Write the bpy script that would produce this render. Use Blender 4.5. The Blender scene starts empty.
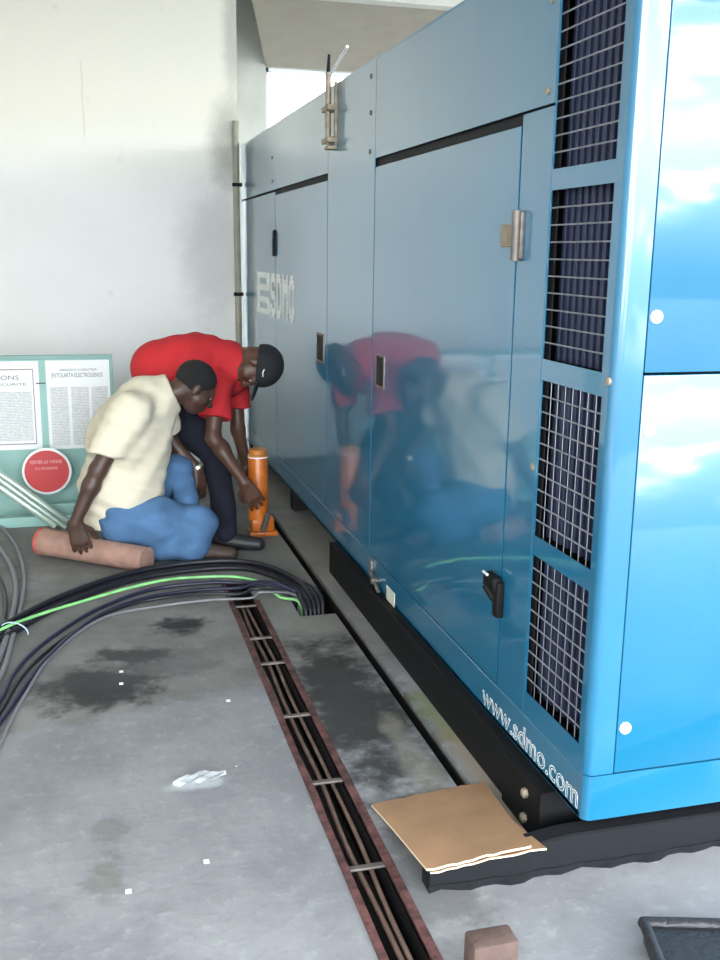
import bpy, bmesh, math, random
import numpy as np
from mathutils import Vector, Matrix
random.seed(7)
SC = bpy.context.scene
COL = SC.collection

# ---------------------------------------------------------------- camera calibration
def _n(v): v = np.array(v, float); return v/np.linalg.norm(v)
F = 1000.0; CH = 1.45
dY = _n([-280, -230, 1000]); dn = _n([-60, 4421, 1000]); dX = np.cross(dn, dY)
if dX[0] < 0: dX = -dX
up = -dn
def _ray(u, v):
    r = np.array([u-360, v-480, F], float); return np.array([r@dX, r@dY, r@up])
def onz(u, v, z=0.0):
    r = _ray(u, v); return Vector(r*((z-CH)/r[2])+[0, 0, CH])
def onx(u, v, x):
    r = _ray(u, v); return Vector(r*(x/r[0])+[0, 0, CH])
def W(u, v, y):
    r = _ray(u, v); return Vector(r*(y/r[1])+[0, 0, CH])
def xz(u, v, y): p = W(u, v, y); return p.x, p.z

cam = bpy.data.cameras.new('camera'); co = bpy.data.objects.new('camera', cam); COL.objects.link(co)
cam.sensor_fit = 'VERTICAL'; cam.sensor_height = 36; cam.sensor_width = 27; cam.lens = F/960*36
cam.clip_start = .05; cam.clip_end = 300
m = Matrix.Identity(4)
for i, a in enumerate((dX, dY, up)):
    m[i][0] = a[0]; m[i][1] = -a[1]; m[i][2] = -a[2]
m[2][3] = CH
co.matrix_world = m
SC.camera = co

# ---------------------------------------------------------------- materials
MATS = {}
def mat(name, col, rough=.6, metal=0., bump=0., bscale=40., var=0., vscale=6., coat=0., spec=.5, alpha=1., trans=0.):
    if name in MATS: return MATS[name]
    M = bpy.data.materials.new(name); M.use_nodes = True; nt = M.node_tree; b = nt.nodes['Principled BSDF']
    b.inputs['Base Color'].default_value = (*col, 1); b.inputs['Roughness'].default_value = rough
    b.inputs['Metallic'].default_value = metal; b.inputs['Specular IOR Level'].default_value = spec
    b.inputs['Coat Weight'].default_value = coat; b.inputs['Coat Roughness'].default_value = .06
    b.inputs['Alpha'].default_value = alpha; b.inputs['Transmission Weight'].default_value = trans
    tc = nt.nodes.new('ShaderNodeTexCoord')
    if var > 0:
        n = nt.nodes.new('ShaderNodeTexNoise'); n.inputs['Scale'].default_value = vscale; n.inputs['Detail'].default_value = 6
        nt.links.new(tc.outputs['Object'], n.inputs['Vector'])
        r = nt.nodes.new('ShaderNodeValToRGB')
        r.color_ramp.elements[0].position = .3; r.color_ramp.elements[1].position = .7
        r.color_ramp.elements[0].color = (*[c*(1-var) for c in col], 1); r.color_ramp.elements[1].color = (*[min(1, c*(1+var)) for c in col], 1)
        nt.links.new(n.outputs['Fac'], r.inputs['Fac']); nt.links.new(r.outputs['Color'], b.inputs['Base Color'])
    if bump > 0:
        n = nt.nodes.new('ShaderNodeTexNoise'); n.inputs['Scale'].default_value = bscale; n.inputs['Detail'].default_value = 4
        nt.links.new(tc.outputs['Object'], n.inputs['Vector'])
        bp = nt.nodes.new('ShaderNodeBump'); bp.inputs['Strength'].default_value = bump; bp.inputs['Distance'].default_value = .01
        nt.links.new(n.outputs['Fac'], bp.inputs['Height']); nt.links.new(bp.outputs['Normal'], b.inputs['Normal'])
    MATS[name] = M
    return M

class NT:
    """little helper for node graphs"""
    def __init__(s, name):
        s.M = bpy.data.materials.new(name); s.M.use_nodes = True; s.nt = s.M.node_tree
        s.b = s.nt.nodes['Principled BSDF']; MATS[name] = s.M
    def n(s, t, **kw):
        x = s.nt.nodes.new(t)
        for k, v in kw.items():
            if k in x.inputs.keys(): x.inputs[k].default_value = v
            else: setattr(x, k, v)
        return x
    def l(s, a, b): s.nt.links.new(a, b)
    def math(s, op, a, b=0.0, clamp=False):
        x = s.nt.nodes.new('ShaderNodeMath'); x.operation = op; x.use_clamp = clamp
        for i, q in enumerate((a, b)):
            if isinstance(q, (int, float)): x.inputs[i].default_value = q
            else: s.l(q, x.inputs[i])
        return x.outputs[0]
    def mix(s, fac, a, b, mode='MIX'):
        x = s.nt.nodes.new('ShaderNodeMix'); x.data_type = 'RGBA'; x.blend_type = mode
        for sock, q in ((x.inputs[0], fac), (x.inputs[6], a), (x.inputs[7], b)):
            if isinstance(q, (int, float)): sock.default_value = q
            elif isinstance(q, tuple): sock.default_value = (*q, 1)
            else: s.l(q, sock)
        return x.outputs[2]
    def noise(s, vec, scale, detail=4, rough=.5):
        x = s.nt.nodes.new('ShaderNodeTexNoise'); x.inputs['Scale'].default_value = scale
        x.inputs['Detail'].default_value = detail; x.inputs['Roughness'].default_value = rough
        s.l(vec, x.inputs['Vector']); return x.outputs['Fac']
    def ramp(s, fac, p0, p1, c0=(0, 0, 0), c1=(1, 1, 1)):
        x = s.nt.nodes.new('ShaderNodeMapRange'); x.inputs[1].default_value = p0; x.inputs[2].default_value = p1
        x.interpolation_type = 'SMOOTHSTEP'; s.l(fac, x.inputs[0]); return x.outputs[0]

def floor_mat():
    g = NT('stained_concrete'); tc = g.n('ShaderNodeTexCoord').outputs['Object']
    sep = g.n('ShaderNodeSeparateXYZ'); g.l(tc, sep.inputs[0]); X, Y = sep.outputs[0], sep.outputs[1]
    n1 = g.noise(tc, 3.0, 8, .6); n2 = g.noise(tc, 22, 6, .65); n3 = g.noise(tc, 1.1, 4); nb = g.noise(tc, 7, 5, .6)
    base = g.mix(g.ramp(n1, .32, .68), (.225, .227, .24), (.30, .303, .315))
    base = g.mix(g.math('MULTIPLY', g.ramp(n2, .52, .72), .35), base, (.43, .44, .45))
    base = g.mix(g.math('MULTIPLY', g.ramp(n2, .46, .30), .35), base, (.19, .19, .20))
    # damp, worn zone beyond an irregular line across the floor
    yy = g.math('ADD', Y, g.math('MULTIPLY', g.math('SUBTRACT', nb, .5), .30))
    yy = g.math('SUBTRACT', yy, g.math('MULTIPLY', X, .22))
    zone = g.ramp(yy, 3.02, 3.10)
    damp = g.mix(g.ramp(n1, .35, .7), (.175, .17, .16), (.26, .255, .24))
    damp = g.mix(g.math('MULTIPLY', g.ramp(n2, .56, .72), .3), damp, (.34, .335, .32))
    c = g.mix(g.math('MULTIPLY', zone, .85), base, damp)
    def blob(cx, cy, rx, ry, edge=.5, wob=1.0):
        dx = g.math('DIVIDE', g.math('SUBTRACT', X, cx), rx); dy = g.math('DIVIDE', g.math('SUBTRACT', Y, cy), ry)
        d = g.math('SQRT', g.math('ADD', g.math('MULTIPLY', dx, dx), g.math('MULTIPLY', dy, dy)))
        d = g.math('ADD', d, g.math('MULTIPLY', g.math('SUBTRACT', nb, .5), wob*2.0)); d = g.math('ADD', d, g.math('MULTIPLY', g.math('SUBTRACT', n2, .5), .9))
        return g.ramp(d, 1.0+edge*.5, 1.0-edge)
    for cx, cy, rx, ry, a, colr in ((.0, 3.26, .21, .19, .93, (.03, .03, .032)), (.32, 3.80, .11, .10, .95, (.025, .025, .028)),
            (.09, 3.54, .15, .08, .85, (.04, .04, .042)), (.02, 3.38, .25, .14, .35, (.07, .07, .07)), (.25, 3.42, .2, .12, .4, (.09, .09, .09)),
            (.012, 2.395, .05, .06, .45, (.16, .16, .13)), (-.012, 2.20, .055, .10, .5, (.14, .14, .11)),
            (.8, 2.95, .2, .62, .88, (.026, .025, .023)), (.83, 3.68, .13, .12, .7, (.25, .24, .20)), (.8, 4.55, .2, .6, .5, (.25, .24, .20)), (1.2, 4.7, .3, .6, .5, (.26, .25, .21)), (.74, 2.0, .12, .25, .5, (.07, .07, .07)),
            (.25, 2.57, .09, .035, .5, (.62, .65, .68)), (.2, 4.9, .7, .4, .4, (.12, .12, .115)),
            (1.06, 2.45, .06, .4, .5, (.36, .27, .17)), (1.06, 2.85, .07, .2, .6, (.22, .26, .11)), (.88, 2.5, .05, .35, .5, (.33, .31, .26))):
        c = g.mix(g.math('MULTIPLY', blob(cx, cy, rx, ry), a), c, colr)
    sp = g.n('ShaderNodeTexVoronoi', Scale=9.0); g.l(tc, sp.inputs['Vector'])
    spk = g.ramp(sp.outputs['Distance'], .045, .02)
    c = g.mix(g.math('MULTIPLY', spk, g.ramp(n3, .5, .6)), c, (.75, .75, .75))
    c = g.mix(g.ramp(sep.outputs[2], -.012, -.03), c, (.018, .017, .016))  # dirt plus recess shade, painted near black below floor level
    g.l(c, g.b.inputs['Base Color'])
    wet = blob(.0, 3.26, .2, .18)
    g.l(g.math('SUBTRACT', .72, g.math('MULTIPLY', wet, .12)), g.b.inputs['Roughness']); g.b.inputs['Specular IOR Level'].default_value = .25
    bp = g.n('ShaderNodeBump', Strength=.35, Distance=.01); g.l(g.math('ADD', n2, g.math('MULTIPLY', n1, 1.5)), bp.inputs['Height'])
    g.l(bp.outputs['Normal'], g.b.inputs['Normal'])
    return g.M

def wall_mat():
    g = NT('painted_plaster'); tc = g.n('ShaderNodeTexCoord').outputs['Object']
    sep = g.n('ShaderNodeSeparateXYZ'); g.l(tc, sep.inputs[0]); X, Y, Z = sep.outputs
    n1 = g.noise(tc, 1.3, 5); n2 = g.noise(tc, 9, 5, .6); n3 = g.noise(tc, 60, 3)
    c = g.mix(g.ramp(n1, .3, .7), (.85, .845, .82), (.90, .89, .875))
    c = g.mix(g.ramp(g.math('ADD', Z, g.math('MULTIPLY', n1, .3)), 1.9, 2.5), c, (.80, .76, .66))
    c = g.mix(g.math('MULTIPLY', g.ramp(n2, .64, .76), .4), c, (.55, .55, .55))
    # soot and the generator's soft shade, both painted in near the corner
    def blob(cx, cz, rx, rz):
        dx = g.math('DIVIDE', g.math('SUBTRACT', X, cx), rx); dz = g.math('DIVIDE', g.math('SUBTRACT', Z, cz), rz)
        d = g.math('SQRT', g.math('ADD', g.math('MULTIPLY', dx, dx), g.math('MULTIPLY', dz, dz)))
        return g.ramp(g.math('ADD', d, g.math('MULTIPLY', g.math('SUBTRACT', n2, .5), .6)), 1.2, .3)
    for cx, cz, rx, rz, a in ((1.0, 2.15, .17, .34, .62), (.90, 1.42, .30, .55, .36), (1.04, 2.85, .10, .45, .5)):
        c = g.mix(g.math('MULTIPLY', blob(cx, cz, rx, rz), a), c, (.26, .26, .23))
    dx = g.math('ABSOLUTE', g.math('SUBTRACT', g.math('ADD', X, g.math('MULTIPLY', n2, .03)), .075))
    crack = g.math('MULTIPLY', g.ramp(dx, .008, .002), g.math('MULTIPLY', g.ramp(Z, 2.1, 2.2), g.ramp(Z, 2.65, 2.6)))
    c = g.mix(g.math('MULTIPLY', crack, .35), c, (.55, .48, .36))
    g.l(c, g.b.inputs['Base Color']); g.b.inputs['Roughness'].default_value = .75
    bp = g.n('ShaderNodeBump', Strength=.15, Distance=.01); g.l(n3, bp.inputs['Height']); g.l(bp.outputs['Normal'], g.b.inputs['Normal'])
    return g.M

def paint_mat():
    g = NT('blue_enamel_paint'); tc = g.n('ShaderNodeTexCoord').outputs['Object']
    n1 = g.noise(tc, 2.2, 5); n2 = g.noise(tc, 14, 6, .7)
    c = g.mix(g.ramp(n1, .3, .7), (.008, .135, .255), (.011, .155, .285))
    c = g.mix(g.math('MULTIPLY', g.ramp(n2, .62, .8), .15), c, (.2, .26, .28))
    g.l(c, g.b.inputs['Base Color'])
    g.b.inputs['Roughness'].default_value = .28; g.b.inputs['Coat Weight'].default_value = 1.0
    g.b.inputs['Coat Roughness'].default_value = .05; g.b.inputs['Coat IOR'].default_value = 1.7
    n4 = g.noise(tc, 2.6, 2)
    bp = g.n('ShaderNodeBump', Strength=.10, Distance=.02); g.l(n4, bp.inputs['Height'])
    g.l(bp.outputs['Normal'], g.b.inputs['Normal']); g.l(bp.outputs['Normal'], g.b.inputs['Coat Normal'])
    return g.M

def rust_mat():
    g = NT('rusty_red_steel'); tc = g.n('ShaderNodeTexCoord').outputs['Object']
    n = g.noise(tc, 25, 6, .7)
    c = g.mix(g.ramp(n, .35, .65), (.045, .020, .020), (.16, .065, .060)); g.l(c, g.b.inputs['Base Color']); g.b.inputs['Roughness'].default_value = .75
    return g.M

def print_mat():
    """columns of illegible small print"""
    g = NT('printed_columns'); tc = g.n('ShaderNodeTexCoord').outputs['Object']
    sep = g.n('ShaderNodeSeparateXYZ'); g.l(tc, sep.inputs[0]); X, Y, Z = sep.outputs
    line = g.math('SINE', g.math('MULTIPLY', Z, 2*math.pi/.0085)); n = g.noise(tc, 160, 2)
    f = g.math('MULTIPLY', g.ramp(line, -.2, .5), g.ramp(n, .38, .5))
    c = g.mix(f, (.70, .71, .71), (.42, .43, .44)); g.l(c, g.b.inputs['Base Color']); g.b.inputs['Roughness'].default_value = .6
    return g.M

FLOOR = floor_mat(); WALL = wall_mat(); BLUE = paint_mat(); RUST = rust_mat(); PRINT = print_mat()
BLACK = mat('black_steel', (.007, .007, .008), .6, spec=.2)
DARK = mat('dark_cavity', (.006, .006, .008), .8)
SLAT = mat('grille_slat', (.028, .036, .075), .45, .4)
WIRE = mat('bare_wire', (.33, .345, .38), .35, .6)
STEEL = mat('worn_steel', (.20, .175, .16), .5, .6, var=.3, vscale=30)
TAN = mat('old_brass', (.30, .25, .18), .55, .3, var=.25, vscale=30)
WHITE = mat('white_cap', (.85, .86, .86), .4)
DECAL = mat('white_lettering', (.85, .86, .82), .5)
RUBBER = mat('black_rubber', (.014, .014, .02), .38, bump=.15, bscale=120)
NAVYC = mat('dark_purple_cable', (.022, .02, .05), .35)
GREEN = mat('green_yellow_insulation', (.25, .62, .22), .4, var=.25, vscale=15)
GREYC = mat('grey_cable', (.20, .20, .22), .5)
SKIN = mat('dark_skin', (.065, .032, .023), .45, bump=.1, bscale=90, var=.15, vscale=12)
SKIN2 = mat('brown_skin', (.085, .038, .024), .45, bump=.1, bscale=90, var=.15, vscale=12)
HAIR = mat('black_hair', (.010, .009, .009), .8, bump=.9, bscale=260)
CREAM = mat('cream_cotton', (.70, .63, .49), .9, bump=.25, bscale=16, var=.05, vscale=5)
RED = mat('red_cotton', (.52, .018, .024), .85, bump=.25, bscale=16, var=.1, vscale=5)
DENIM = mat('blue_denim', (.070, .155, .30), .9, bump=.3, bscale=22, var=.22, vscale=7)
NAVY = mat('navy_trousers', (.007, .008, .020), .9, bump=.3, bscale=18)
CAPM = mat('black_cap_cloth', (.012, .013, .016), .85)
EYEW = mat('eye_white', (.7, .68, .64), .2)
IRIS = mat('dark_iris', (.02, .012, .008), .2)
ORANGE = mat('orange_enamel', (.52, .13, .012), .4, var=.2, vscale=20, coat=.3)
CLAY = mat('pinkish_tube', (.34, .20, .155), .8, var=.2, vscale=14, bump=.3, bscale=40)
CLAYR = mat('red_tube_end', (.50, .09, .07), .7, var=.2, vscale=30)
BOARDG = mat('green_board_paint', (.28, .48, .44), .5, var=.08, vscale=4)
BOARDD = mat('green_frame_paint', (.20, .36, .33), .45)
PAPER = mat('poster_paper', (.78, .80, .80), .5)
INK = mat('black_ink', (.10, .10, .11), .6)
INKR = mat('border_ink', (.30, .22, .25), .6)
SIGNR = mat('red_sign_paint', (.52, .035, .04), .35, coat=.3)
SIGNT = mat('faded_sign_lettering', (.68, .36, .36), .5)
TUBE = mat('pale_green_tube', (.55, .70, .62), .25, .4)
PLY = mat('plywood_face', (.42, .245, .135), .7, var=.12, vscale=9)
PLYE = mat('plywood_edge', (.74, .60, .42), .7)
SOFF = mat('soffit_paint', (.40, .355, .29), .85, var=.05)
CEIL = mat('ceiling_paint', (.70, .68, .62), .9)
DKBEAM = mat('dark_painted_channel', (.012, .013, .016), .85, spec=.15, bump=.3, bscale=25)
BRICK = mat('brown_brick', (.10, .062, .052), .85, bump=.4, bscale=50, var=.2, vscale=20)
IRON = mat('glossy_black_iron', (.035, .036, .04), .42, .4, bump=.6, bscale=45)
PLAST = mat('clear_plastic_film', (.75, .78, .80), .15, alpha=.55)
CONC = mat('pier_paint', (.60, .59, .53), .85, var=.08)
CONDM = mat('conduit_paint', (.33, .32, .25), .6, var=.15, vscale=8)
TRAYM = mat('tray_floor_dirt', (.02, .016, .015), .9, var=.4, vscale=20)
RODM = mat('dusty_brown_sheath', (.20, .13, .10), .6, var=.3, vscale=18)
TIE = mat('pale_blue_tie', (.45, .62, .72), .4)
GLASSW = mat('off_white_card', (.62, .62, .50), .5)

# ---------------------------------------------------------------- object helpers
def worigin(o):
    v = Vector((0, 0, 0))
    while o: v += Vector(o.location); o = o.parent
    return v
def tag(o, label=None, cat=None, group=None, kind=None):
    if label: o['label'] = label
    if cat: o['category'] = cat
    if group: o['group'] = group
    if kind: o['kind'] = kind
    return o
def thing(name, label, cat, loc=(0, 0, 0), group=None):
    o = bpy.data.objects.new(name, None); COL.objects.link(o); o.location = loc; o.empty_display_size = .1
    return tag(o, label, cat, group)
def obj(name, bm, m, parent=None, smooth=False, angle=None):
    """link a bmesh given in world coordinates as one mesh object"""
    if bm.faces and any(True for _ in bm.faces): bmesh.ops.recalc_face_normals(bm, faces=bm.faces[:])
    if parent is None:
        cs = [v.co for v in bm.verts]
        lo = [min(c[i] for c in cs) for i in range(3)]; hi = [max(c[i] for c in cs) for i in range(3)]
        org = Vector(((lo[0]+hi[0])/2, (lo[1]+hi[1])/2, lo[2]))
    else: org = worigin(parent)
    bmesh.ops.translate(bm, verts=bm.verts, vec=-org)
    me = bpy.data.meshes.new(name); bm.to_mesh(me); bm.free()
    for x in (m if isinstance(m, (list, tuple)) else [m]): me.materials.append(x)
    if smooth:
        for p in me.polygons: p.use_smooth = True
        if angle:
            me.set_sharp_from_angle(angle=math.radians(angle))
    o = bpy.data.objects.new(name, me); COL.objects.link(o)
    if parent is None: o.location = org
    else: o.parent = parent
    return o
def dup(root, off, label=None, group=None):
    r = root.copy(); COL.objects.link(r); r.location = Vector(root.location)+Vector(off)
    if label: r['label'] = label
    if group: r['group'] = group
    for ch in root.children:
        c = ch.copy(); COL.objects.link(c); c.parent = r
        for g in ch.children:
            d = g.copy(); COL.objects.link(d); d.parent = c
    return r
def B(): return bmesh.new()
def box(bm, x0, x1, y0, y1, z0, z1, bev=0, mi=0, seg=2):
    r = bmesh.ops.create_cube(bm, size=1)
    M = Matrix.Translation(((x0+x1)/2, (y0+y1)/2, (z0+z1)/2)) @ Matrix.Diagonal((abs(x1-x0), abs(y1-y0), abs(z1-z0), 1))
    bmesh.ops.transform(bm, matrix=M, verts=r['verts'])
    fs = set(f for v in r['verts'] for f in v.link_faces)
    for f in fs: f.material_index = mi
    if bev > 0:
        es = list(set(e for v in r['verts'] for e in v.link_edges))
        bmesh.ops.bevel(bm, geom=es, offset=bev, segments=seg, affect='EDGES', profile=.5)
    return bm
def frame_of(d):
    d = Vector(d).normalized(); a = Vector((0, 0, 1)) if abs(d.z) < .9 else Vector((1, 0, 0))
    s = d.cross(a).normalized(); return s, s.cross(d).normalized(), d
def rod(bm, a, b, r0, r1=None, n=16, caps=True, mi=0):
    a = Vector(a); b = Vector(b); r1 = r0 if r1 is None else r1
    s, t, d = frame_of(b-a); A = []; Bv = []
    for i in range(n):
        an = 2*math.pi*i/n; o = s*math.cos(an)+t*math.sin(an)
        A.append(bm.verts.new(a+o*r0)); Bv.append(bm.verts.new(b+o*r1))
    for i in range(n):
        j = (i+1) % n; f = bm.faces.new((A[i], A[j], Bv[j], Bv[i])); f.material_index = mi
    if caps:
        bm.faces.new(A[::-1]).material_index = mi; bm.faces.new(Bv).material_index = mi
    return bm
def lathe(bm, c, axis, prof, n=24, mi=0):
    """prof: (radius, height) pairs along axis from c"""
    s, t, d = frame_of(axis); c = Vector(c); rings = []
    for r, h in prof:
        rings.append([bm.verts.new(c+d*h+(s*math.cos(2*math.pi*i/n)+t*math.sin(2*math.pi*i/n))*max(r, 1e-4)) for i in range(n)])
    for k in range(len(rings)-1):
        for i in range(n):
            j = (i+1) % n; bm.faces.new((rings[k][i], rings[k][j], rings[k+1][j], rings[k+1][i])).material_index = mi
    bm.faces.new(rings[0][::-1]).material_index = mi; bm.faces.new(rings[-1]).material_index = mi
    return bm
def spline(pts, n=12):
    P = [Vector(p) for p in pts]; P = [P[0]*2-P[1]]+P+[P[-1]*2-P[-2]]; out = []
    for i in range(1, len(P)-2):
        for k in range(n):
            t = k/n; a, b, c, d = P[i-1:i+3]
            out.append(.5*((2*b)+(c-a)*t+(2*a-5*b+4*c-d)*t*t+(3*b-a-3*c+d)*t**3))
    out.append(P[-2]); return out
def tube(bm, pts, r, n=10, sm=12, mi=0):
    path = spline(pts, sm) if sm else [Vector(p) for p in pts]; rings = []; prev = None
    for i, p in enumerate(path):
        d = (path[min(i+1, len(path)-1)]-path[max(i-1, 0)]).normalized()
        if prev is None: s, t, _ = frame_of(d)
        else: s = (prev-d*prev.dot(d)).normalized(); t = s.cross(d).normalized()
        prev = s; rr = r(i/(len(path)-1)) if callable(r) else r
        rings.append([bm.verts.new(p+(s*math.cos(2*math.pi*k/n)+t*math.sin(2*math.pi*k/n))*rr) for k in range(n)])
    for a, b in zip(rings, rings[1:]):
        for i in range(n): bm.faces.new((a[i], a[(i+1) % n], b[(i+1) % n], b[i])).material_index = mi
    bm.faces.new(rings[0][::-1]); bm.faces.new(rings[-1]); return bm
def text_obj(name, body, m, parent, origin, xdir, ydir, width, height, ext=.0006, outline=False, bold=0):
    """lettering fitted to width x height, lower-left corner at origin"""
    cu = bpy.data.curves.new(name+'_c', 'FONT'); cu.body = body; cu.extrude = .02; cu.resolution_u = 3; cu.offset = bold
    if outline: cu.fill_mode = 'NONE'; cu.extrude = 0; cu.bevel_depth = .016; cu.bevel_resolution = 0
    to = bpy.data.objects.new('t', cu); COL.objects.link(to); bpy.context.view_layer.update()
    me = bpy.data.meshes.new_from_object(to.evaluated_get(bpy.context.evaluated_depsgraph_get()))
    bpy.data.objects.remove(to); bm = B(); bm.from_mesh(me); bpy.data.meshes.remove(me)
    xs = [v.co.x for v in bm.verts]; ys = [v.co.y for v in bm.verts]; x0, x1, y0, y1 = min(xs), max(xs), min(ys), max(ys)
    X = Vector(xdir).normalized(); Yv = Vector(ydir).normalized(); N = X.cross(Yv)
    for v in bm.verts:
        a = (v.co.x-x0)/(x1-x0)*width; b = (v.co.y-y0)/(y1-y0)*height; c = v.co.z/.02*ext
        v.co = Vector(origin)+X*a+Yv*b+N*c
    return obj(name, bm, m, parent)

# ---------------------------------------------------------------- signed distance sculpting
class Sculpt:
    def __init__(s): s.p = []
    def cone(s, a, b, ra, rb=None, k=.03, clip=None, flat=None): s.p.append(('c', Vector(a), Vector(b), ra, ra if rb is None else rb, k, clip, flat)); return s
    def ball(s, c, r, k=.03, clip=None): return s.cone(c, Vector(c)+Vector((0, 0, 1e-4)), r, r, k, clip)
    def ell(s, c, ax, r, k=.02, clip=None, sub=False): s.p.append(('e', Vector(c), ax, r, sub, k, clip, None)); return s
    def build(s, h, wrinkle=None, clips=()):
        lo = np.array([1e9]*3); hi = -lo
        for q in s.p:
            if q[0] == 'c':
                R = max(q[3], q[4])
                for v in (q[1], q[2]): lo = np.minimum(lo, np.array(v)-R); hi = np.maximum(hi, np.array(v)+R)
            elif not q[4]:
                R = max(q[3]); lo = np.minimum(lo, np.array(q[1])-R); hi = np.maximum(hi, np.array(q[1])+R)
        lo -= 4*h+.01; hi += 4*h+.01
        n = np.ceil((hi-lo)/h).astype(int)+1
        BIG = .06; D = np.full(n, BIG, np.float32)
        for q in s.p:
            k = q[5]; pad = k+BIG*.6
            if q[0] == 'c':
                R = max(q[3], q[4]); l = np.minimum(q[1], q[2])-R-pad; u = np.maximum(q[1], q[2])+R+pad
            else:
                R = max(q[3]); l = np.array(q[1])-R-pad; u = np.array(q[1])+R+pad
            i0 = np.clip(np.floor((l-lo)/h).astype(int), 0, n); i1 = np.clip(np.ceil((u-lo)/h).astype(int)+1, 0, n)
            if (i1 <= i0).any(): continue
            ax = [lo[i]+h*np.arange(i0[i], i1[i]) for i in range(3)]
            G = np.stack(np.meshgrid(*ax, indexing='ij'), -1)
            if q[0] == 'c':
                a = np.array(q[1]); ba = np.array(q[2])-a; L = max(ba@ba, 1e-9)
                t = np.clip(((G-a)@ba)/L, 0, 1); V = G-a-t[..., None]*ba
                d = np.sqrt((V**2).sum(-1))-(q[3]+(q[4]-q[3])*t)
                if q[7] is not None:   # flattened section: (direction, factor)
                    fd = np.array(q[7][0].normalized()); c = V@fd
                    d = np.sqrt(np.maximum((V**2).sum(-1)-c**2+(c*q[7][1])**2, 0))-(q[3]+(q[4]-q[3])*t)
            else:
                M = np.array([list(x) for x in q[2]]); loc = (G-np.array(q[1]))@M.T; r = np.array(q[3])
                k0 = np.sqrt(((loc/r)**2).sum(-1)); k1 = np.sqrt(((loc/r**2)**2).sum(-1))+1e-6; d = k0*(k0-1)/k1
            if q[6] is not None:
                for (cp, cn) in (q[6] if isinstance(q[6], list) else [q[6]]):
                    d = np.maximum(d, (G-np.array(cp))@np.array(Vector(cn).normalized()))
            S = D[i0[0]:i1[0], i0[1]:i1[1], i0[2]:i1[2]]
            if q[0] == 'e' and q[4]:
                hh = np.clip(.5-.5*(S+d)/k, 0, 1); S[...] = S+(-d-S)*hh+k*hh*(1-hh)
            else:
                hh = np.clip(.5+.5*(d-S)/k, 0, 1); S[...] = d+(S-d)*hh-k*hh*(1-hh)
        ax = [lo[i]+h*np.arange(n[i]) for i in range(3)]
        if wrinkle:
            X, Y, Z = np.meshgrid(*ax, indexing='ij'); D += wrinkle(X, Y, Z).astype(np.float32)
        for cp, cn in clips:
            G = np.stack(np.meshgrid(*ax, indexing='ij'), -1); D = np.maximum(D, (G-np.array(cp))@np.array(Vector(cn).normalized()))
        return nets(D, lo, h)
def nets(D, lo, h):
    s = D < 0; nx, ny, nz = D.shape
    cnt = np.zeros((nx-1, ny-1, nz-1)); pos = np.zeros((nx-1, ny-1, nz-1, 3))
    for ax in range(3):
        o = [a for a in range(3) if a != ax]
        A = np.take(D, range(D.shape[ax]-1), ax); Bq = np.take(D, range(1, D.shape[ax]), ax)
        cr = (A < 0) != (Bq < 0); t = np.where(cr, A/np.where(A == Bq, 1, A-Bq), 0)
        for du in (0, 1):
            for dv in (0, 1):
                sl = [slice(None)]*3; sl[o[0]] = slice(du, D.shape[o[0]]-1+du); sl[o[1]] = slice(dv, D.shape[o[1]]-1+dv)
                c = cr[tuple(sl)]; tt = t[tuple(sl)]; cnt += c
                pos[..., ax] += tt*c; pos[..., o[0]] += du*c; pos[..., o[1]] += dv*c
    act = cnt > 0; idx = -np.ones(cnt.shape, int); idx[act] = np.arange(act.sum())
    ijk = np.argwhere(act); V = lo+h*(ijk+pos[act]/cnt[act][:, None])
    faces = []
    for ax in range(3):
        o = [(ax+1) % 3, (ax+2) % 3]
        A = np.take(s, range(D.shape[ax]-1), ax); Bq = np.take(s, range(1, D.shape[ax]), ax)
        E = np.argwhere(A != Bq); E = E[(E[:, o[0]] > 0) & (E[:, o[1]] > 0) & (E[:, o[0]] < D.shape[o[0]]-1) & (E[:, o[1]] < D.shape[o[1]]-1)]
        if not len(E): continue
        ins = s[E[:, 0], E[:, 1], E[:, 2]]
        q = []
        for du, dv in ((-1, -1), (0, -1), (0, 0), (-1, 0)):
            e = E.copy(); e[:, o[0]] += du; e[:, o[1]] += dv; q.append(idx[e[:, 0], e[:, 1], e[:, 2]])
        q = np.stack(q, 1); q[~ins] = q[~ins][:, ::-1]; faces.append(q)
    return V, np.concatenate(faces)
def sculpt_obj(name, VF, m, parent, iters=2):
    V, Fc = VF
    # laplacian smoothing
    e = np.concatenate([Fc[:, [i, (i+1) % 4]] for i in range(4)]); N = len(V)
    for it in range(iters):
        acc = np.zeros((N, 3)); c = np.zeros(N)
        np.add.at(acc, e[:, 0], V[e[:, 1]]); np.add.at(c, e[:, 0], 1); np.add.at(acc, e[:, 1], V[e[:, 0]]); np.add.at(c, e[:, 1], 1)
        V = V*.5+.5*acc/np.maximum(c, 1)[:, None]
    org = np.array(worigin(parent))
    me = bpy.data.meshes.new(name); me.from_pydata((V-org).tolist(), [], Fc.tolist()); me.materials.append(m)
    me.polygons.foreach_set('use_smooth', [True]*len(me.polygons)); me.update()
    o = bpy.data.objects.new(name, me); COL.objects.link(o); o.parent = parent; return o

exec_marker = None
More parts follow.
